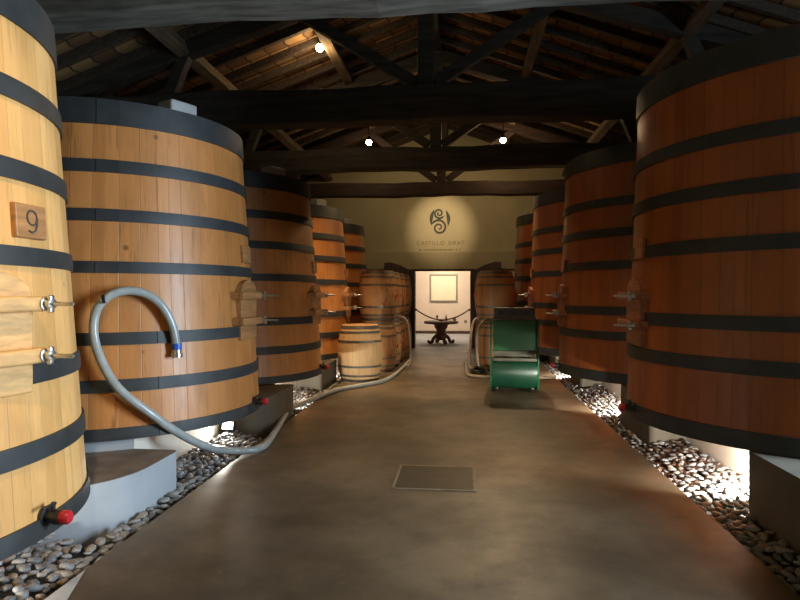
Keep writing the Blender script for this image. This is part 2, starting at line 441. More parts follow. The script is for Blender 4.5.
# roof trusses
ords = ['nearest roof truss, its tie beam along the top edge of the picture', 'second roof truss with a deep black tie beam, crossing above the second left vat',
        'third roof truss, its tie beam just below the two far lamps', 'farthest roof truss with a reddish tie beam in front of the emblem wall']
for (y, zb, th, dp), lab in zip(((4.66, 3.695, 0.46, 0.32), (7.5, 3.60, 0.43, 0.30), (10.4, 3.60, 0.38, 0.28), (13.2, 3.60, 0.30, 0.26)), ords):
    mt = M['beam_red'] if y > 13 else M['beam_daylit'] if y < 5 else M['beam']
    t = thing('roof_truss', lab, 'roof truss', (AX, y, zb)); t['kind'] = 'structure'
    b = B(); box(b, (0, 0, th / 2), (10.18, dp, th), bev=0.02)
    bmesh.ops.subdivide_edges(b, edges=[e for e in b.edges if e.calc_length() > 5], cuts=24)
    for v in b.verts: v.co.z += 0.014 * math.sin(v.co.x * 2.3 + y) + 0.008 * math.sin(v.co.x * 7); v.co.y += 0.012 * math.sin(v.co.x * 3.1 + y)
    obj('tie_beam', b, mt, t)
    top = ZR - zb - 0.3
    b = B(); box(b, (0, 0, (th + top) / 2), (0.20, 0.18, top - th), bev=0.015); obj('king_post', b, mt, t)
    for sx in (-1, 1):
        x0, z0, x1, z1 = sx * 4.95, th + 0.02, sx * 0.08, top - 0.05
        b = B(); box(b, ((x0 + x1) / 2, 0, (z0 + z1) / 2), (math.hypot(x1 - x0, z1 - z0), 0.17, 0.20), (0, -math.atan2(z1 - z0, x1 - x0), 0), 0.015); obj('principal_rafter', b, mt, t)
        x0, z0, x1, z1 = sx * 0.12, th + 0.05, sx * 1.75, top * 0.79 - 0.06
        b = B(); box(b, ((x0 + x1) / 2, 0, (z0 + z1) / 2), (math.hypot(x1 - x0, z1 - z0), 0.13, 0.14), (0, -math.atan2(z1 - z0, x1 - x0), 0), 0.012); obj('strut', b, mt, t)
        x0, z0, x1, z1 = sx * 3.35, th, sx * 3.1, th + 0.62
        b = B(); box(b, ((x0 + x1) / 2, 0, (z0 + z1) / 2), (math.hypot(x1 - x0, z1 - z0), 0.14, 0.15), (0, -math.atan2(z1 - z0, x1 - x0), 0), 0.012); obj('side_post', b, mt, t)

# ------------------------------------------------------------------ vats
def make_vat(label, kind, rb, rt, zb, zt, hoops, seg=96, gy=0.0):
    t = thing('wine_vat', label, 'wine vat', (0, 0, 0), 0, 'large oak vats in two rows')
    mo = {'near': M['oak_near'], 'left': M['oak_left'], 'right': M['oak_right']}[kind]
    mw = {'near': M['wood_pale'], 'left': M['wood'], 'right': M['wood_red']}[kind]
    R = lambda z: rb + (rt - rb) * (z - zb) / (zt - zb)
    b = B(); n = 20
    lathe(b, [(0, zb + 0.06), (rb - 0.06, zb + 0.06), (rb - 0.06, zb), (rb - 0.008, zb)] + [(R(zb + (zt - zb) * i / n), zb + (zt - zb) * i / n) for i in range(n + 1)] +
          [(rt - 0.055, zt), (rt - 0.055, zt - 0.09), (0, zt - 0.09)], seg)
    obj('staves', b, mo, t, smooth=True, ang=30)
    for z, h in hoops:
        b = B(); e = 0.014
        lathe(b, [(R(z - h / 2) - 0.01, z - h / 2), (R(z - h / 2) + e, z - h / 2), (R(z) + e + 0.002, z), (R(z + h / 2) + e, z + h / 2), (R(z + h / 2) - 0.01, z + h / 2)], seg, close=True)
        box(b, (R(z) + e, 0.9 * 0 , z), (0.006, 0.16, h * 0.96), (0, -math.atan((rb - rt) / (zt - zb)), 0), m=Matrix.Rotation(-1.1 if z > 1.3 else -0.75, 4, 'Z'))
        obj('top_hoop' if h > 0.15 else 'hoop', b, M['hoop'], t, smooth=True, ang=40)
    b = B(); lathe(b, [(0, zt + 0.06), (rt * 0.80, zt + 0.05), (rt * 0.84, zt + 0.03), (rt * 0.84, zt - 0.09)], seg); obj('lid', b, M['lid'], t, smooth=True)
    b = B(); box(b, (0.80, -0.45, zt + 0.025), (0.20, 0.26, 0.23), (0, 0, -0.5), 0.02); o = obj('vent_box', b, M['lid'], t); o['label'] = 'pale grey box on the vat top'
    # access gate on the aisle side
    zg = 1.30; rg = R(zg)
    b = B(); poly = [(-0.20, -0.27), (0.20, -0.27), (0.20, 0.16)] + [(0.20 * math.cos(PI * i / 12), 0.16 + 0.12 * math.sin(PI * i / 12)) for i in range(1, 12)] + [(-0.20, 0.16)]
    GA = Matrix.Rotation(gy, 4, 'Z')
    m = GA @ Matrix(((0, 0, 1, rg), (1, 0, 0, 0.02), (0, 1, 0, zg), (0, 0, 0, 1)))
    prism(b, poly, -0.06, 0.035, m, 0.008); g = obj('gate', b, mw, t)
    for dz in (0.135, -0.10):
        b = B(); box(b, (rg + 0.060, 0.0, zg + dz), (0.06, 0.54, 0.068), bev=0.010, m=GA)
        for sy in (-1, 1): box(b, (rg - 0.0, sy * 0.235, zg + dz), (0.12, 0.07, 0.062), bev=0.006, m=GA)
        cb = obj('crossbar', b, mw, t)
        b = B(); m = GA @ Matrix.Translation((rg + 0.088, 0.235, zg + dz)) @ Matrix.Rotation(PI / 2, 4, 'Y')
        lathe(b, [(0, 0), (0.034, 0), (0.034, 0.010), (0.024, 0.012), (0.024, 0.04), (0.010, 0.042), (0.010, 0.15), (0.007, 0.155), (0, 0.155)], 16, m)
        box(b, (rg + 0.116, 0.235, zg + dz), (0.024, 0.026, 0.08), bev=0.006, m=GA)
        obj('bolt', b, M['steel'], cb, smooth=True)
    # number plaque
    zp = 1.82; b = B(); box(b, (R(zp) + 0.012, 0.08, zp), (0.03, 0.20, 0.16), (0, -0.06, 0), 0.006); pq = obj('plaque', b, M['wood'] if kind == 'near' else mw, t)
    # drain valve
    zv = zb + 0.09; vy = 0.07; b = B(); m = Matrix.Translation((rb - 0.01, vy, zv)) @ Matrix.Rotation(PI / 2, 4, 'Y')
    lathe(b, [(0, 0), (0.046, 0), (0.046, 0.02), (0.026, 0.024), (0.026, 0.06), (0.036, 0.062), (0.036, 0.09), (0.016, 0.09), (0, 0.09)], 20, m)
    box(b, (rb + 0.04, vy, zv + 0.03), (0.016, 0.016, 0.08), bev=0.003)
    box(b, (rb + 0.04, vy - 0.03, zv + 0.06), (0.018, 0.09, 0.012), bev=0.004)
    va = obj('valve', b, M['dark_metal'], t, smooth=True)
    b = B(); m = Matrix.Translation((rb + 0.075, vy, zv)) @ Matrix.Rotation(PI / 2, 4, 'Y')
    lathe(b, [(0, 0), (0.028, 0), (0.032, 0.008), (0.032, 0.04), (0.025, 0.05), (0, 0.052)], 20, m)
    cp = obj('cap', b, M['red'], va, smooth=True); cp['label'] = 'red valve cap'
    return t, pq


HL = [(2.86, 0.20), (2.435, 0.10), (2.055, 0.095), (1.655, 0.09), (1.11, 0.095), (0.755, 0.095), (0.395, 0.09)]
HR = [(3.075, 0.21), (2.53, 0.10), (2.17, 0.10), (1.79, 0.10), (1.255, 0.10), (0.965, 0.10), (0.485, 0.12)]
DL = (1.30, 1.12, 0.35, 2.95); DR = (1.40, 1.30, 0.42, 3.17)
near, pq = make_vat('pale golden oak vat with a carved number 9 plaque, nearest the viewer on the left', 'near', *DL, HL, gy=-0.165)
near.location = (-3.238, 2.55, -0.03)
# the figure 9 burnt into the plaque
bpts = [(0.045 * math.cos(i * PI / 10) * 0.72, 0.018 + 0.034 * math.sin(i * PI / 10)) for i in range(21)]
tail = [(0.032, 0.018), (0.031, -0.012), (0.018, -0.042), (-0.004, -0.052), (-0.026, -0.044)]
b = B(); R9 = DL[0] + (DL[1] - DL[0]) * (1.82 - 0.35) / 2.6 + 0.029
for pl in (bpts, tail): tube(b, [(R9 - 0.069 * q, 0.08 + p * 1.0, 1.82 + q * 1.0) for p, q in [(x, z) for x, z in pl]], 0.0045, 6)
o = obj('numeral', b, M['logo'], pq); o['label'] = 'dark carved figure 9'
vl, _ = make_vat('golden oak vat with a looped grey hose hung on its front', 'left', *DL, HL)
vl.location = (-3.24, 5.4, 0)
dup(vl, (-3.24, 8.05, 0), 0, 'third oak vat of the left row, just behind the hose vat')
dup(vl, (-3.30, 10.68, 0), 0, 'dim oak vat beside the stacked barrels, fourth in the left row')
dup(vl, (-3.34, 13.32, 0), 0, 'farthest and smallest looking oak vat of the left row, above the stacked barrels')
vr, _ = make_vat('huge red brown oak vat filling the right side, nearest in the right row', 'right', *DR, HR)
vr.location = (2.82, 5.2, 0); vr.rotation_euler.z = PI
dup(vr, (2.69, 8.15, 0), PI, 'red brown oak vat behind the huge one, second in the right row')
dup(vr, (2.60, 11.0, 0), PI, 'red brown oak vat behind the green machine, third in the right row')
dup(vr, (2.55, 13.86, 0), PI, 'farthest oak vat of the right row, its top edge lit, above the right barrels')

# hook on the hose vat that the hose hangs from
b = B(); tube(b, smooth_path([(-2.70, 4.30, 1.40), (-2.62, 4.17, 1.39), (-2.60, 4.13, 1.40), (-2.585, 4.10, 1.44)], 4), 0.012, 8)
tag(obj('hose_hook', b, M['dark_metal'], smooth=True), 'small dark iron hook on the vat front under the hose loop', 'hook')

# ------------------------------------------------------------------ concrete pads under the vats
def rpoly(x0, x1, y0, y1, r0, r1):
    """pad outline, aisle corners at x1 rounded: r0 at y0, r1 at y1"""
    p = [(x0, y0)]
    sg = 1 if x1 > x0 else -1
    for i in range(17): a = -PI / 2 + i * PI / 32; p.append((x1 - sg * r0 + sg * r0 * math.cos(a), y0 + r0 + r0 * math.sin(a)))
    for i in range(5): a = i * PI / 8; p.append((x1 - sg * r1 + sg * r1 * math.cos(a), y1 - r1 + r1 * math.sin(a)))
    p.append((x0, y1)); return p


PADS = []
def pad(x0, x1, y0, y1, zt, label, mat, r0=0.06, r1=0.03, step=None):
    PADS.append((min(x0, x1), max(x0, x1), y0, y1))
    t = thing('concrete_pad', label, 'plinth', ((x0 + x1) / 2, (y0 + y1) / 2, 0), 0, 'concrete pads carrying the vats')
    m = Matrix.Translation((-(x0 + x1) / 2, -(y0 + y1) / 2, 0))
    b = B(); prism(b, rpoly(x0, x1, y0, y1, r0, r1), -0.12, zt, m); obj('block', b, mat, t, smooth=True, ang=40)
    if step:
        b = B(); prism(b, rpoly(x0, x1, y0, y1, r0, r1), zt, zt + 0.004, m); o = obj('top_face', b, M['concrete_brown'], t); o['label'] = 'brown top of the pad'
        b = B(); prism(b, step, zt, 0.348, m); obj('upper_step', b, mat, t, smooth=True, ang=40)
    return t


arc = [(-3.24 + 1.27 * math.cos(a), 5.4 + 1.27 * math.sin(a)) for a in [math.radians(-100 + i * 4.5) for i in range(12)]]
arc = [p for p in arc if p[1] < 4.30 and p[0] > -3.17]
step = [(-3.18, 4.355)] + arc + [(-2.52, 4.345), (-2.50, 4.355)]
pad(-3.18, -2.14, 3.30, 4.36, 0.262, 'pale rounded concrete ledge between the number 9 vat and the hose vat', M['concrete'], 0.62, 0.05, step)
pad(-3.18, -2.04, 6.05, 7.15, 0.348, 'dark concrete pad beside the floor bend of the hose, behind the hose vat', M['concrete_shaded'], 0.25)
pad(-3.18, -2.10, 8.85, 9.95, 0.348, 'concrete pad with a lit end left of the single front barrel', M['concrete_shaded'], 0.05)
pad(-3.18, -2.06, 11.5, 12.5, 0.348, 'concrete pad behind the stacked left barrels', M['concrete_shaded'])
pad(-3.18, -2.3, 0.4, 1.9, 0.348, 'concrete pad under the near side of the number 9 vat', M['concrete_shaded'])
pad(2.78, 1.88, 2.9, 4.19, 0.418, 'large dark concrete pad at the right edge under the huge vat', M['concrete_shaded'])
pad(2.78, 1.81, 6.02, 7.13, 0.418, 'concrete pad between the two lit gaps under the right vats', M['concrete_shaded'])
pad(2.78, 1.82, 9.5, 10.36, 0.418, 'small dark concrete pad right of the green machine', M['concrete_shaded'])
pad(2.78, 1.82, 12.0, 12.9, 0.418, 'concrete pad behind the green machine and right barrels', M['concrete_shaded'])
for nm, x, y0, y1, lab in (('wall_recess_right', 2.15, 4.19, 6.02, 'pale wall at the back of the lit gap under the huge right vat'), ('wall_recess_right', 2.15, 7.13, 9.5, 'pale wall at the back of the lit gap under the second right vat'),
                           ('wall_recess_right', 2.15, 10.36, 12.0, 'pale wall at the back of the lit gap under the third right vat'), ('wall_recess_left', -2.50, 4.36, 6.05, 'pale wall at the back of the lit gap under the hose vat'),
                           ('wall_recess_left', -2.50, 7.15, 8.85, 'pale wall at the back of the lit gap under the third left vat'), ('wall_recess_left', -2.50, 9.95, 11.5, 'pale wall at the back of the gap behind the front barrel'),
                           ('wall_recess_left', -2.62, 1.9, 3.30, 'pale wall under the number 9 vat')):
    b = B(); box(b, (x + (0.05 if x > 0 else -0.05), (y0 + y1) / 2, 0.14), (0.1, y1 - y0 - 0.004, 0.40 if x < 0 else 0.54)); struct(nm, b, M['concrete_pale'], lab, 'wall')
b = B(); prism(b, [(FL, 1.5), (-5.5, 1.5), (-5.5, YF), (FL, YF)], -0.12, -0.002); struct('floor_left', b, M['concrete'], 'grey blue concrete edging at the near end of the left pebble bed', 'floor')
b = B(); prism(b, [(FR_, 2.1), (4.6, 2.1), (4.6, YF), (FR_, YF)], -0.12, -0.002); struct('floor_right', b, M['concrete'], 'concrete floor by the daylight doorway', 'floor')

b = B(); prism(b, [(FL, 2.97), (-1.86, 2.66), (-1.80, 1.5), (FL, 1.5)], -0.05, 0.002); struct('trim_3', b, M['concrete'], 'grey blue concrete wedge at the near corner of the left floor edge', 'edging')

# ------------------------------------------------------------------ pebbles
peb_me = []
for k in range(9):
    b = B(); bmesh.ops.create_icosphere(b, subdivisions=2, radius=1.0)
    ax = (random.uniform(0.85, 1.25), random.uniform(0.62, 0.85), random.uniform(0.38, 0.55)); ph = [random.uniform(0, 6) for _ in range(3)]
    for v in b.verts:
        n = v.co.copy(); f = 1 + 0.10 * math.sin(2.2 * n.x + ph[0]) + 0.08 * math.sin(2.9 * n.y + ph[1]) + 0.05 * math.sin(3.3 * n.z + ph[2])
        v.co = Vector((n.x * ax[0] * f, n.y * ax[1] * f, n.z * ax[2] * f))
    bmesh.ops.recalc_face_normals(b, faces=b.faces)
    me = bpy.data.meshes.new('pebble'); b.to_mesh(me); b.free(); me.materials.append((M['stone1'], M['stone2'], M['stone3'], M['stone1'])[k % 4])
    for p in me.polygons: p.use_smooth = True
    peb_me.append(me)


def bed_z(d): return -0.05 + 0.10 * min(1, max(0, d) / 0.5)


spots = []
for side, edge in ((-1, FL), (1, FR_)):
    y = 1.55
    while y < 13.2:
        d = 0.03
        while d < 1.25:
            px = edge + side * (d + random.uniform(-.015, .018)); py = y + random.uniform(-.018, .018)
            ok = not any(x0 - 0.02 < px < x1 + 0.02 and y0 - 0.02 < py < y1 + 0.02 for x0, x1, y0, y1 in PADS)
            if d > (0.50 if side > 0 else 0.47): ok = ok and side < 0 and d < 0.58 and py < 3.30
            if side > 0 and py < 2.15: ok = False
            if ok: spots.append((px, py, d, side))
            d += 0.056
        y += 0.056
random.shuffle(spots)


def seen(px, py, side):
    th = math.atan(62 / 600.0); dd = -px * math.sin(th) + py * math.cos(th); xx = px * math.cos(th) + py * math.sin(th)
    u = 400 + 600 * xx / dd; v = 294 + 600 * 1.45 / dd
    if not (0 < u < 800 and 0 < v < 604): return None
    if side < 0 and math.hypot(px + 3.24, py - 2.52) < 1.15 and py < 3.2: return None
    for x0, x1, y0, y1 in PADS:       # behind a pad
        for s in (0.55, 0.65, 0.75, 0.82, 0.88, 0.93, 0.97):
            if x0 < px * s < x1 and y0 < py * s < y1 and 1.45 * (1 - s) < 0.3: return None
    return dd


rank = []
for i, (px, py, d, side) in enumerate(spots):
    q = seen(px, py, side)
    if q is not None: rank.append((q + 0.5 * d, i))
rank.sort(); chosen = {i for _, i in rank[:300]}
LBP = 'small smooth river pebble in the bed between the aisle floor and the %s vats'
rest = B(); mats = [M['stone1'], M['stone2'], M['stone3']]
tmp = []
for k in range(6):
    b = B(); bmesh.ops.create_icosphere(b, subdivisions=1, radius=1.0); tmp.append([(v.co.copy(), v.index) for v in b.verts]); fac = [[v.index for v in f.verts] for f in b.faces]; b.free()
for i, (px, py, d, side) in enumerate(spots):
    sz = random.uniform(0.028, 0.046); rot = (random.uniform(-.35, .35), random.uniform(-.35, .35), random.uniform(0, 6.28)); z = bed_z(d) + random.uniform(-.008, .014)
    if i in chosen:
        o = bpy.data.objects.new('pebble', random.choice(peb_me)); C.objects.link(o)
        o.location = (px, py, z); o.rotation_euler = rot; o.scale = (sz, sz, sz)
        tag(o, LBP % ('left' if side < 0 else 'right'), 'pebble', 'pebbles in the %s bed' % ('left' if side < 0 else 'right'))
    else:
        mt = xf((px, py, z), rot) @ Matrix.Diagonal((sz * random.uniform(.85, 1.25), sz * random.uniform(.6, .85), sz * random.uniform(.4, .55), 1))
        vs = [rest.verts.new(mt @ c) for c, _ in tmp[0]]; mi = random.choice((0, 0, 1, 1, 2))
        for f in fac:
            q = rest.faces.new([vs[k] for k in f]); q.material_index = mi; q.smooth = True
o = obj('pebbles', rest, mats); tag(o, 'beds of grey river pebbles along both edges of the aisle floor', 'pebbles', kind='stuff')

# ------------------------------------------------------------------ flood lamps in the gaps under the vats
def flood(x, y, z, rz, power, label, to):
    t = thing('flood_lamp', label, 'lamp', (x, y, z), rz, 'flood lamps under the vats')
    b = B(); box(b, (0, 0, 0.05), (0.13, 0.05, 0.09), (0.25, 0, 0), 0.008); h = obj('housing', b, M['dark_metal'], t)
    b = B(); box(b, (0, 0.0, -0.02), (0.05, 0.04, 0.08)); obj('foot', b, M['dark_metal'], t)
    b = B(); box(b, (0, 0.027, 0.056), (0.11, 0.006, 0.07), (0.25, 0, 0)); obj('lens', b, M['lens'], t)
    d = Vector((-math.sin(rz), math.cos(rz), 0)) * 0.06
    light('flood_glow', 'SPOT', (x + d.x, y + d.y, z + 0.09), to, power, WHITE, 0.04, 140, 0.6)


flood(2.04, 4.27, 0.07, 0.02, 190, 'small flood lamp under the huge right vat, beside the pad at the right edge', (1.98, 5.6, 0.0))
flood(2.04, 7.21, 0.07, 0.02, 220, 'small flood lamp under the second right vat', (1.98, 8.6, 0.0))
flood(1.98, 10.52, 0.06, 0.3, 120, 'small bright flood lamp right of the green machine on the pebbles', (1.7, 11.5, 0.05))
flood(-2.38, 5.94, 0.05, 3.1, 24, 'small flood lamp under the hose vat, left of the hose bend', (-2.35, 4.9, 0.0))
flood(-2.38, 7.24, 0.05, 0.0, 110, 'small flood lamp under the third left vat', (-2.35, 8.5, 0.05))
flood(-2.38, 10.05, 0.05, 0.0, 80, 'small flood lamp behind the single front barrel', (-2.4, 11.0, 0.1))
flood(-2.50, 2.2, 0.03, -0.2, 35, 'small flood lamp under the number 9 vat', (-2.4, 3.0, 0.0))

# ------------------------------------------------------------------ hose lines
pts = [(-2.25, 4.55, 1.01), (-2.27, 4.52, 1.20), (-2.33, 4.46, 1.36), (-2.42, 4.39, 1.45), (-2.52, 4.31, 1.475), (-2.62, 4.23, 1.435), (-2.69, 4.18, 1.32), (-2.70, 4.17, 1.14),
       (-2.64, 4.18, 0.94), (-2.53, 4.22, 0.74), (-2.36, 4.35, 0.54), (-2.22, 4.55, 0.34), (-2.11, 4.80, 0.18), (-2.04, 5.12, 0.065), (-1.84, 5.36, 0.035), (-1.91, 5.99, 0.035), (-2.03, 6.70, 0.035),
       (-2.10, 7.12, 0.045), (-2.07, 7.45, 0.04), (-2.0, 7.86, 0.035), (-1.90, 8.51, 0.035), (-1.75, 8.9, 0.035), (-1.52, 9.25, 0.035), (-1.27, 9.75, 0.035), (-1.17, 10.6, 0.035), (-1.14, 11.6, 0.035), (-1.12, 12.8, 0.035)]
t = thing('wine_hose', 'long grey hose looped on the vat front and trailing along the left floor edge', 'hose', (-2.2, 5.0, 0))
SH = Vector((2.2, -5.0, 0))
b = B(); tube(b, [p + SH for p in smooth_path(pts, 8)], 0.033, 12); obj('tube', b, M['hose'], t, smooth=True)
b = B(); m = Matrix.Translation(Vector((-2.25, 4.55, 1.01)) + SH) @ Matrix.Rotation(PI, 4, 'X')
lathe(b, [(0.036, -0.05), (0.040, -0.05), (0.040, 0.0), (0.036, 0.0)], 16, m, True); o = obj('collar', b, M['blue'], t, smooth=True); o['label'] = 'blue collar'
b = B(); lathe(b, [(0, 0), (0.036, 0), (0.036, 0.025), (0.045, 0.027), (0.045, 0.06), (0.03, 0.06), (0.03, 0.02), (0, 0.02)], 16, m); o = obj('nozzle', b, M['steel'], t, smooth=True); o['label'] = 'bright steel coupling'
# short hoses on the barrels
def hose(pts, r, mat, label, grp=None):
    b = B(); tube(b, smooth_path(pts, 7), r, 10); return tag(obj('hose', b, mat, smooth=True), label, 'hose', grp)
hose([(-1.36, 12.385, 0.975), (-1.22, 12.385, 0.965), (-1.13, 12.38, 0.86), (-1.09, 12.36, 0.66), (-1.06, 12.3, 0.36), (-1.06, 12.3, 0.10), (-1.06, 12.1, 0.03), (-1.10, 11.8, 0.026)], 0.026, M['hose_tan'], 'pale hose hanging down the right side of the left barrel stack')
hose([(0.42, 11.93, 0.975), (0.28, 11.92, 0.965), (0.21, 11.86, 0.85), (0.17, 11.7, 0.62), (0.15, 11.6, 0.32), (0.15, 11.6, 0.08), (0.18, 11.5, 0.03), (0.24, 11.2, 0.026)], 0.026, M['hose_tan'], 'pale hose hanging down the left side of the right barrel stack')
hose([(0.50, 11.27, 0.972), (0.41, 11.14, 0.96), (0.31, 11.08, 0.84), (0.27, 11.06, 0.6), (0.28, 11.08, 0.25), (0.33, 11.10, 0.06), (0.44, 11.12, 0.026)], 0.022, M['hose_tan'], 'second pale hose hanging on the front of the right barrel stack')
hose([(0.06, 12.6, 0.026), (0.09, 12.1, 0.026), (0.09, 11.0, 0.026), (0.14, 10.6, 0.026), (0.33, 10.42, 0.026), (0.50, 10.42, 0.026), (0.60, 10.3, 0.026)], 0.026, M['hose_tan'], 'pale hose lying on the floor left of the green machine')
hose([(0.95, 10.05, 0.03), (1.20, 10.2, 0.05), (1.45, 10.4, 0.03), (1.60, 10.55, 0.03)], 0.024, M['hose_tan'], 'pale pipe from the green machine to the pebble bed')
b = B(); tube(b, smooth_path([(0.30 + 0.13 * math.cos(a * 0.7), 10.85 + 0.2 * math.sin(a * 0.7), 0.03 + 0.004 * a) for a in range(22)], 3), 0.022, 8)
tag(obj('hose', b, M['dark_metal'], smooth=True), 'dark coiled hose on the floor at the foot of the right barrels', 'hose')

# ------------------------------------------------------------------ barrels
def make_barrel(label, mat, grp, bung=True):
    t = thing('wine_barrel', label, 'wine barrel', (0, 0, 0), 0, grp)
    Hh, r0, r1 = 0.94, 0.295, 0.365
    R = lambda z: r0 + (r1 - r0) * (1 - (2 * z / Hh - 1) ** 2) ** 0.9
    b = B(); lathe(b, [(0, 0.04), (r0 - 0.025, 0.04), (r0 - 0.02, 0)] + [(R(Hh * i / 18), Hh * i / 18) for i in range(19)] + [(r0 - 0.02, Hh), (r0 - 0.025, Hh - 0.04), (0, Hh - 0.04)], 48)
    obj('staves', b, mat, t, smooth=True, ang=35)
    for z, h in ((0.035, 0.05), (0.115, 0.035), (0.265, 0.035), (0.675, 0.035), (0.825, 0.035), (0.905, 0.05)):
        b = B(); lathe(b, [(R(z - h / 2) - 0.01, z - h / 2), (R(z - h / 2) + 0.005, z - h / 2), (R(z + h / 2) + 0.005, z + h / 2), (R(z + h / 2) - 0.01, z + h / 2)], 48, close=True)
        obj('hoop', b, M['barrel_hoop'], t, smooth=True, ang=40)
    if bung:
        b = B(); lathe(b, [(0, 0), (0.03, 0), (0.026, 0.025), (0, 0.026)], 14, Matrix.Translation((R(0.47) - 0.006, 0.05, 0.47)) @ Matrix.Rotation(PI / 2, 4, 'Y')); obj('bung', b, M['red'], t, smooth=True)
    return t


fb = make_barrel('single pale oak barrel standing in front of the left barrel stack', M['barrel_pale'], None, False)
fb.location = (-1.70, 9.93, 0); fb.scale = (1.02, 1.02, 1.0)
pb = make_barrel('', M['barrel_oak'], 'stacked upright wine barrels')
posn = ['front', 'second', 'third', 'rear']
first = True
for tier in (0, 1):
    for k in range(4):
        lab = '%s wine barrel in the %s tier of the stack by the left vats' % (posn[k], ('lower', 'upper')[tier])
        loc = (-1.57 + (0.09 if k == 3 else 0) + 0.015 * ((k * 7 + tier * 3) % 3 - 1), 11.25 + 0.755 * k, 0.945 * tier)
        if first: pb.location = loc; pb['label'] = lab; first = False
        else: dup(pb, loc, 0.3 * k - 0.4, lab)
for tier in (0, 1):
    for k in range(3):
        lab = '%s wine barrel in the %s tier of the stack behind the green machine' % (posn[k] if k < 2 else 'rear', ('lower', 'upper')[tier])
        dup(pb, (0.64 + 0.02 * ((k * 5 + tier) % 3 - 1), 11.55 + 0.76 * k, 0.945 * tier), PI + 0.5 * k - 0.6, lab)

# ------------------------------------------------------------------ green machine
t = thing('wine_pump', 'green enamelled cellar machine with a grey tray on top, before the right barrels', 'cellar machine', (0.785, 9.28, 0), -0.05)
def yz(bm, poly, x0, x1, bev=0.0): prism(bm, poly, x0, x1, Matrix(((0, 0, 1, 0), (1, 0, 0, 0), (0, 1, 0, 0), (0, 0, 0, 1))), bev)
low = [(-0.25, 0.05), (-0.31, 0.10), (-0.35, 0.17), (-0.372, 0.25), (-0.375, 0.31), (-0.362, 0.38), (-0.335, 0.44), (-0.31, 0.46), (0.2, 0.46), (0.34, 0.30), (0.34, 0.06)]
b = B(); yz(b, low, -0.33, 0.33, 0.012); o = obj('drum_cover', b, M['green_deep'], t, smooth=True, ang=42); o['label'] = 'rounded deep green lower cover'
up = [(-0.33, 0.62), (-0.29, 1.06), (0.10, 1.06), (0.20, 0.62)]
b = B(); yz(b, up, -0.31, 0.31, 0.015); obj('front_panel', b, M['green'], t)
b = B(); box(b, (0, -0.05, 0.54), (0.60, 0.42, 0.17)); box(b, (0, -0.315, 0.59), (0.64, 0.04, 0.05), bev=0.008); box(b, (0, -0.325, 0.485), (0.64, 0.04, 0.05), bev=0.008)
o = obj('slot_frame', b, M['grey_paint'], t); o['label'] = 'brown grey frame of the open slot'
b = B(); sidep = [(-0.29, 0.03), (-0.35, 0.16), (-0.37, 0.28), (-0.355, 0.40), (-0.335, 0.62), (-0.29, 1.08), (0.12, 1.08), (0.33, 0.72), (0.40, 0.40), (0.36, 0.03)]
for x in (-0.355, 0.33): 
    b = B(); yz(b, sidep, x, x + 0.025, 0.006); obj('side_panel', b, M['green'], t)
b = B()
for cx, cy, sx, sy in ((0, -0.235, 0.60, 0.03), (0, 0.055, 0.60, 0.03), (-0.285, -0.09, 0.03, 0.30), (0.285, -0.09, 0.03, 0.30)): box(b, (cx, cy, 1.17), (sx, sy, 0.15), bev=0.008)
box(b, (0, -0.09, 1.095), (0.62, 0.34, 0.03), bev=0.006); box(b, (0, -0.255, 1.24), (0.58, 0.05, 0.02), bev=0.004)
o = obj('tray', b, M['grey_paint'], t); o['label'] = 'grey olive open tray'
b = B(); box(b, (0, -0.252, 1.17), (0.46, 0.012, 0.07)); obj('tray_slot', b, M['dark_metal'], t)
for sx in (-1, 1):
    for y in (-0.22, 0.26):
        b = B(); lathe(b, [(0, -0.02), (0.05, -0.02), (0.055, 0), (0.05, 0.02), (0, 0.02)], 18, Matrix.Translation((sx * 0.26, y, 0.055)) @ Matrix.Rotation(PI / 2, 4, 'Y')); obj('wheel', b, M['dark_metal'], t, smooth=True)

# ------------------------------------------------------------------ hatch in the floor
t = thing('floor_hatch', 'square dark hatch cover set in the aisle floor', 'hatch', (-0.21, 4.74, 0))
b = B(); box(b, (0, 0, 0.003), (0.58, 0.58, 0.006)); obj('plate', b, M['hatch'], t)
b = B()
for cx, cy, sx, sy in ((0, -0.302, 0.63, 0.022), (0, 0.302, 0.63, 0.022), (-0.302, 0, 0.022, 0.60), (0.302, 0, 0.022, 0.60)): box(b, (cx, cy, 0.004), (sx, sy, 0.008), bev=0.002)
obj('rim', b, M['hatch_rim'], t)

# ------------------------------------------------------------------ opening: door leaves, rope, table, picture
for sx, x, lab in ((-1, OX0 - 0.10, 'left'), (1, OX1 + 0.10, 'right')):
    t = thing('door_leaf', 'dark brown arched door leaf folded back on the %s of the opening' % lab, 'door leaf', (x, YB - 0.11, 0.02), 0.0)
    t.rotation_euler.z = sx * -0.22
    poly = [(0, 0), (sx * 0.72, 0), (sx * 0.72, 2.26), (sx * 0.55, 2.27), (sx * 0.3, 2.20), (sx * 0.1, 2.10), (0, 2.02)]
    m = Matrix(((1, 0, 0, 0), (0, 0, 1, -0.05), (0, 1, 0, 0), (0, 0, 0, 1)))
    b = B(); prism(b, poly, 0, 0.045, m, 0.004); obj('panel', b, M['door'], t)
    for z in (0.3, 1.75): b = B(); box(b, (sx * 0.25, -0.056, z), (0.48, 0.012, 0.05)); obj('strap_hinge', b, M['dark_metal'], t)
t = thing('barrier_rope', 'brown rope sagging across the bright opening', 'rope', (-0.52, YB - 0.02, 0))
b = B(); tube(b, [(-0.70 + 1.40 * i / 24, 0, 0.76 + 0.27 * (2 * i / 24 - 1) ** 2) for i in range(25)], 0.018, 8); obj('rope', b, M['rope'], t, smooth=True)
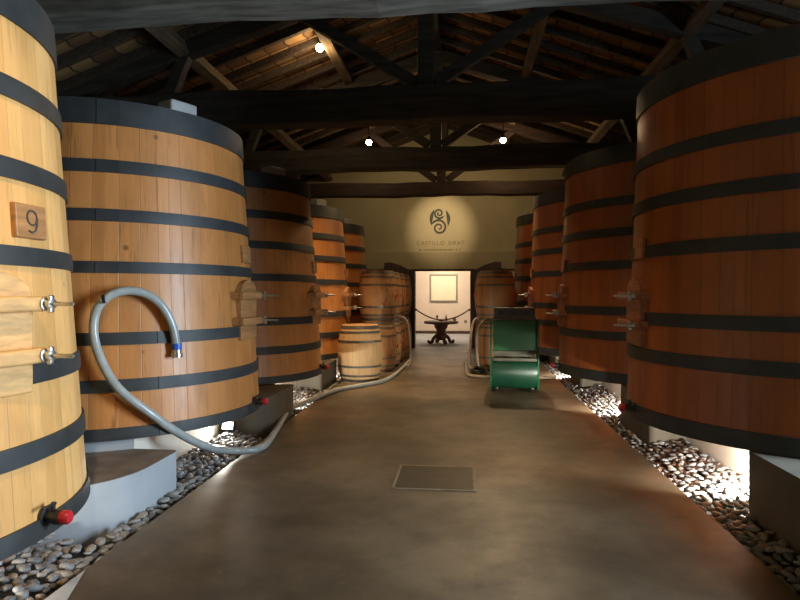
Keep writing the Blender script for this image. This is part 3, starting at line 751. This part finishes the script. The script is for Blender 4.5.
for sx in (-1, 1): b = B(); box(b, (sx * 0.71, 0, 1.03), (0.05, 0.03, 0.06), bev=0.005); obj('hook', b, M['dark_metal'], t)

t = thing('pedestal_table', 'dark carved pedestal table seen through the opening', 'table', (-0.61, 17.6, 0))
b = B(); lathe(b, [(0, 0.58), (0.45, 0.58), (0.49, 0.59), (0.51, 0.62), (0.50, 0.645), (0.47, 0.66), (0, 0.66)], 40); obj('tabletop', b, M['table'], t, smooth=True)
b = B(); lathe(b, [(0, 0.12), (0.08, 0.10), (0.16, 0.16), (0.18, 0.26), (0.12, 0.32), (0.14, 0.40), (0.19, 0.48), (0.20, 0.54), (0.30, 0.585), (0, 0.585)], 28); obj('column', b, M['table'], t, smooth=True)
for k in range(4):
    a0 = PI / 4 * 0.5 + k * PI / 2; ca, sa = math.cos(a0), math.sin(a0)
    pr = [(0.06, 0.20), (0.16, 0.22), (0.24, 0.15), (0.28, 0.06), (0.34, 0.035), (0.38, 0.06), (0.36, 0.095)]
    b = B(); tube(b, smooth_path([(ca * r, sa * r, z) for r, z in pr], 5), 0.048, 10); obj('leg', b, M['table'], t, smooth=True)
def ware(x, y, z, prof, label, name, cat, mat, grp=None):
    b = B(); lathe(b, prof, 20); return tag(obj(name, b, mat, loc=(x, y, z), smooth=True), label, cat, grp)
bottle = [(0, 0), (0.03, 0), (0.034, 0.01), (0.034, 0.10), (0.014, 0.14), (0.012, 0.19), (0, 0.19)]
glass = [(0, 0), (0.034, 0), (0.036, 0.006), (0.006, 0.014), (0.006, 0.075), (0.03, 0.10), (0.036, 0.13), (0.03, 0.17), (0.028, 0.17), (0.032, 0.13), (0.0, 0.085)]
ware(-0.46, 17.55, 0.66, bottle, 'small pale bottle on the pedestal table, right of the glass', 'bottle', 'bottle', M['glassware'])
ware(-0.72, 17.5, 0.66, glass, 'small stemmed glass at the left of the things on the pedestal table', 'wine_glass', 'glass', M['glassware'])
b = B(); lathe(b, [(0, 0), (0.05, 0.0), (0.075, 0.03), (0.07, 0.035), (0.045, 0.012), (0, 0.012)], 22); tag(obj('small_bowl', b, M['frame'], loc=(-0.60, 17.45, 0.66), smooth=True), 'shallow small bowl between glass and bottle on the pedestal table', 'bowl')
b = B(); box(b, (0, 0, 0.05), (0.10, 0.07, 0.10), bev=0.006); tag(obj('small_box', b, M['canvas'], loc=(-0.22, 17.5, 0.66)), 'small pale box at the right end of the pedestal table', 'box')
b = B(); box(b, (0, 0, 0), (0.10, 0.02, 0.10), bev=0.006); box(b, (0, -0.014, 0), (0.05, 0.01, 0.05)); tag(obj('wall_socket', b, M['frame'], loc=(0.13, 21.99, 0.45)), 'small grey socket low on the far wall', 'socket')
t = thing('framed_picture', 'large cream framed print on the far wall of the bright room', 'picture', (-0.67, 21.97, 1.67))
b = B()
for cx, cz, sx, sz in ((0, 0.475, 1.0, 0.05), (0, -0.475, 1.0, 0.05), (-0.475, 0, 0.05, 0.90), (0.475, 0, 0.05, 0.90)): box(b, (cx, 0, cz), (sx, 0.04, sz), bev=0.005)
obj('frame', b, M['frame'], t)
b = B(); box(b, (0, 0.008, 0), (0.91, 0.015, 0.91)); obj('print', b, M['canvas'], t)

# ------------------------------------------------------------------ painted emblem on the end wall
LX, LZ, LY = -0.59, 3.40, YB - 0.006
t = thing('wall_emblem', 'dark double spiral emblem with lettering painted on the end wall', 'emblem', (LX, LY, LZ))
def ribbon(bm, pts, ws):
    n = len(pts); A = []; Bq = []
    for i in range(n):
        x0, z0 = pts[max(i - 1, 0)]; x1, z1 = pts[min(i + 1, n - 1)]; l = math.hypot(x1 - x0, z1 - z0) or 1
        nx, nz = -(z1 - z0) / l, (x1 - x0) / l; x, z = pts[i]; wd = ws[i] / 2
        A.append([bm.verts.new((x + nx * wd, yy, z + nz * wd)) for yy in (-0.003, 0.003)]); Bq.append([bm.verts.new((x - nx * wd, yy, z - nz * wd)) for yy in (-0.003, 0.003)])
    for i in range(n - 1):
        bm.faces.new((A[i][0], A[i + 1][0], Bq[i + 1][0], Bq[i][0])); bm.faces.new((A[i][1], Bq[i][1], Bq[i + 1][1], A[i + 1][1]))
        bm.faces.new((A[i][0], A[i][1], A[i + 1][1], A[i + 1][0])); bm.faces.new((Bq[i][0], Bq[i + 1][0], Bq[i + 1][1], Bq[i][1]))
def spiral(cx, cz, r0, r1, a0, a1, n=48): return [(cx + (r0 + (r1 - r0) * i / n) * math.cos(a0 + (a1 - a0) * i / n), cz + (r0 + (r1 - r0) * i / n) * math.sin(a0 + (a1 - a0) * i / n)) for i in range(n + 1)]
u = 0.0248
top_s = spiral(-0.02, 0.212, 0.022, 0.145, -PI * 1.4, PI * 1.85)
bot_s = spiral(-0.022, -0.170, 0.028, 0.215, -PI * 0.6, PI * 2.88)
b = B(); ribbon(b, top_s, [0.034 + 0.022 * i / 48 for i in range(47)] + [0.03, 0.008]); obj('upper_spiral', b, M['logo'], t)
b = B(); ribbon(b, bot_s, [0.034 + 0.024 * i / 48 for i in range(47)] + [0.03, 0.008]); obj('lower_spiral', b, M['logo'], t)
for sx in (-1, 1):
    p = [(sx * 0.245 * math.cos(a), 0.02 + 0.36 * math.sin(a)) for a in [(-0.35 + 1.25 * i / 16) for i in range(17)]] if sx < 0 else [(0.245 * math.cos(a), 0.02 + 0.36 * math.sin(a)) for a in [(-0.42 + 1.25 * i / 16) for i in range(17)]]
    b = B(); ribbon(b, [(x * 0.95, z) for x, z in p], [0.008 + 0.085 * math.sin(PI * i / 16) for i in range(17)]); obj('side_leaf', b, M['logo'], t)
def text(body, size, z, mat, name, sp, dx):
    cu = bpy.data.curves.new(name, 'FONT'); cu.body = body; cu.size = size; cu.align_x = 'CENTER'; cu.extrude = 0.002; cu.space_character = sp
    cu.materials.append(mat); o = bpy.data.objects.new(name, cu); C.objects.link(o); o.parent = t; o.location = (0, 0, z - LZ); o.rotation_euler = (PI / 2, 0, 0)
    me = bpy.data.meshes.new_from_object(o); p = bpy.data.objects.new(name, me); bpy.data.objects.remove(o)
    p.name = name; C.objects.link(p); p.parent = t; p.location = (dx, 0, z - LZ); p.rotation_euler = (PI / 2, 0, 0); return p
text('CASTILLO', 0.15, 2.765, M['logo_gold'], 'lettering', 1.15, -0.25)
text('SIRAT', 0.15, 2.765, M['logo_gold'], 'lettering', 1.15, 0.44)
b = B(); random.seed(3); x = -0.55
while x < 0.55:
    wd = random.uniform(0.018, 0.034); box(b, (x, 0, 2.635 - LZ), (wd, 0.004, random.uniform(0.03, 0.045))); x += wd + 0.014 + (0.05 if random.random() < 0.12 else 0)
o = obj('small_lettering', b, M['logo_gold'], t); o['label'] = 'faint line of small lettering'

# ------------------------------------------------------------------ hanging lamps
for (x, y, z), lab in (((-2.10, 8.75, 5.08), 'bright hanging lamp nearest the viewer, high on the left under the roof'),
                       ((-1.95, 12.5, 4.61), 'small hanging lamp on the left just above the third tie beam'),
                       ((0.84, 12.5, 4.58), 'small hanging lamp on the right just above the third tie beam')):
    t = thing('hanging_lamp', lab, 'lamp', (x, y, z), 0, 'lamps under the roof')
    h = roof_z(x) - z
    b = B(); tube(b, [(0, 0, 0.13), (0, 0, h + 0.05)], 0.012, 8); obj('stem', b, M['dark_metal'], t)
    b = B(); lathe(b, [(0, 0.16), (0.03, 0.16), (0.04, 0.13), (0.06, 0.07), (0.056, 0.07), (0.036, 0.125), (0, 0.13)], 18); obj('lamp_holder', b, M['dark_metal'], t, smooth=True)
    b = B(); bmesh.ops.create_uvsphere(b, u_segments=18, v_segments=12, radius=0.06); bmesh.ops.translate(b, vec=(0, 0, 0.03), verts=b.verts); obj('bulb', b, M['bulb'], t, smooth=True)
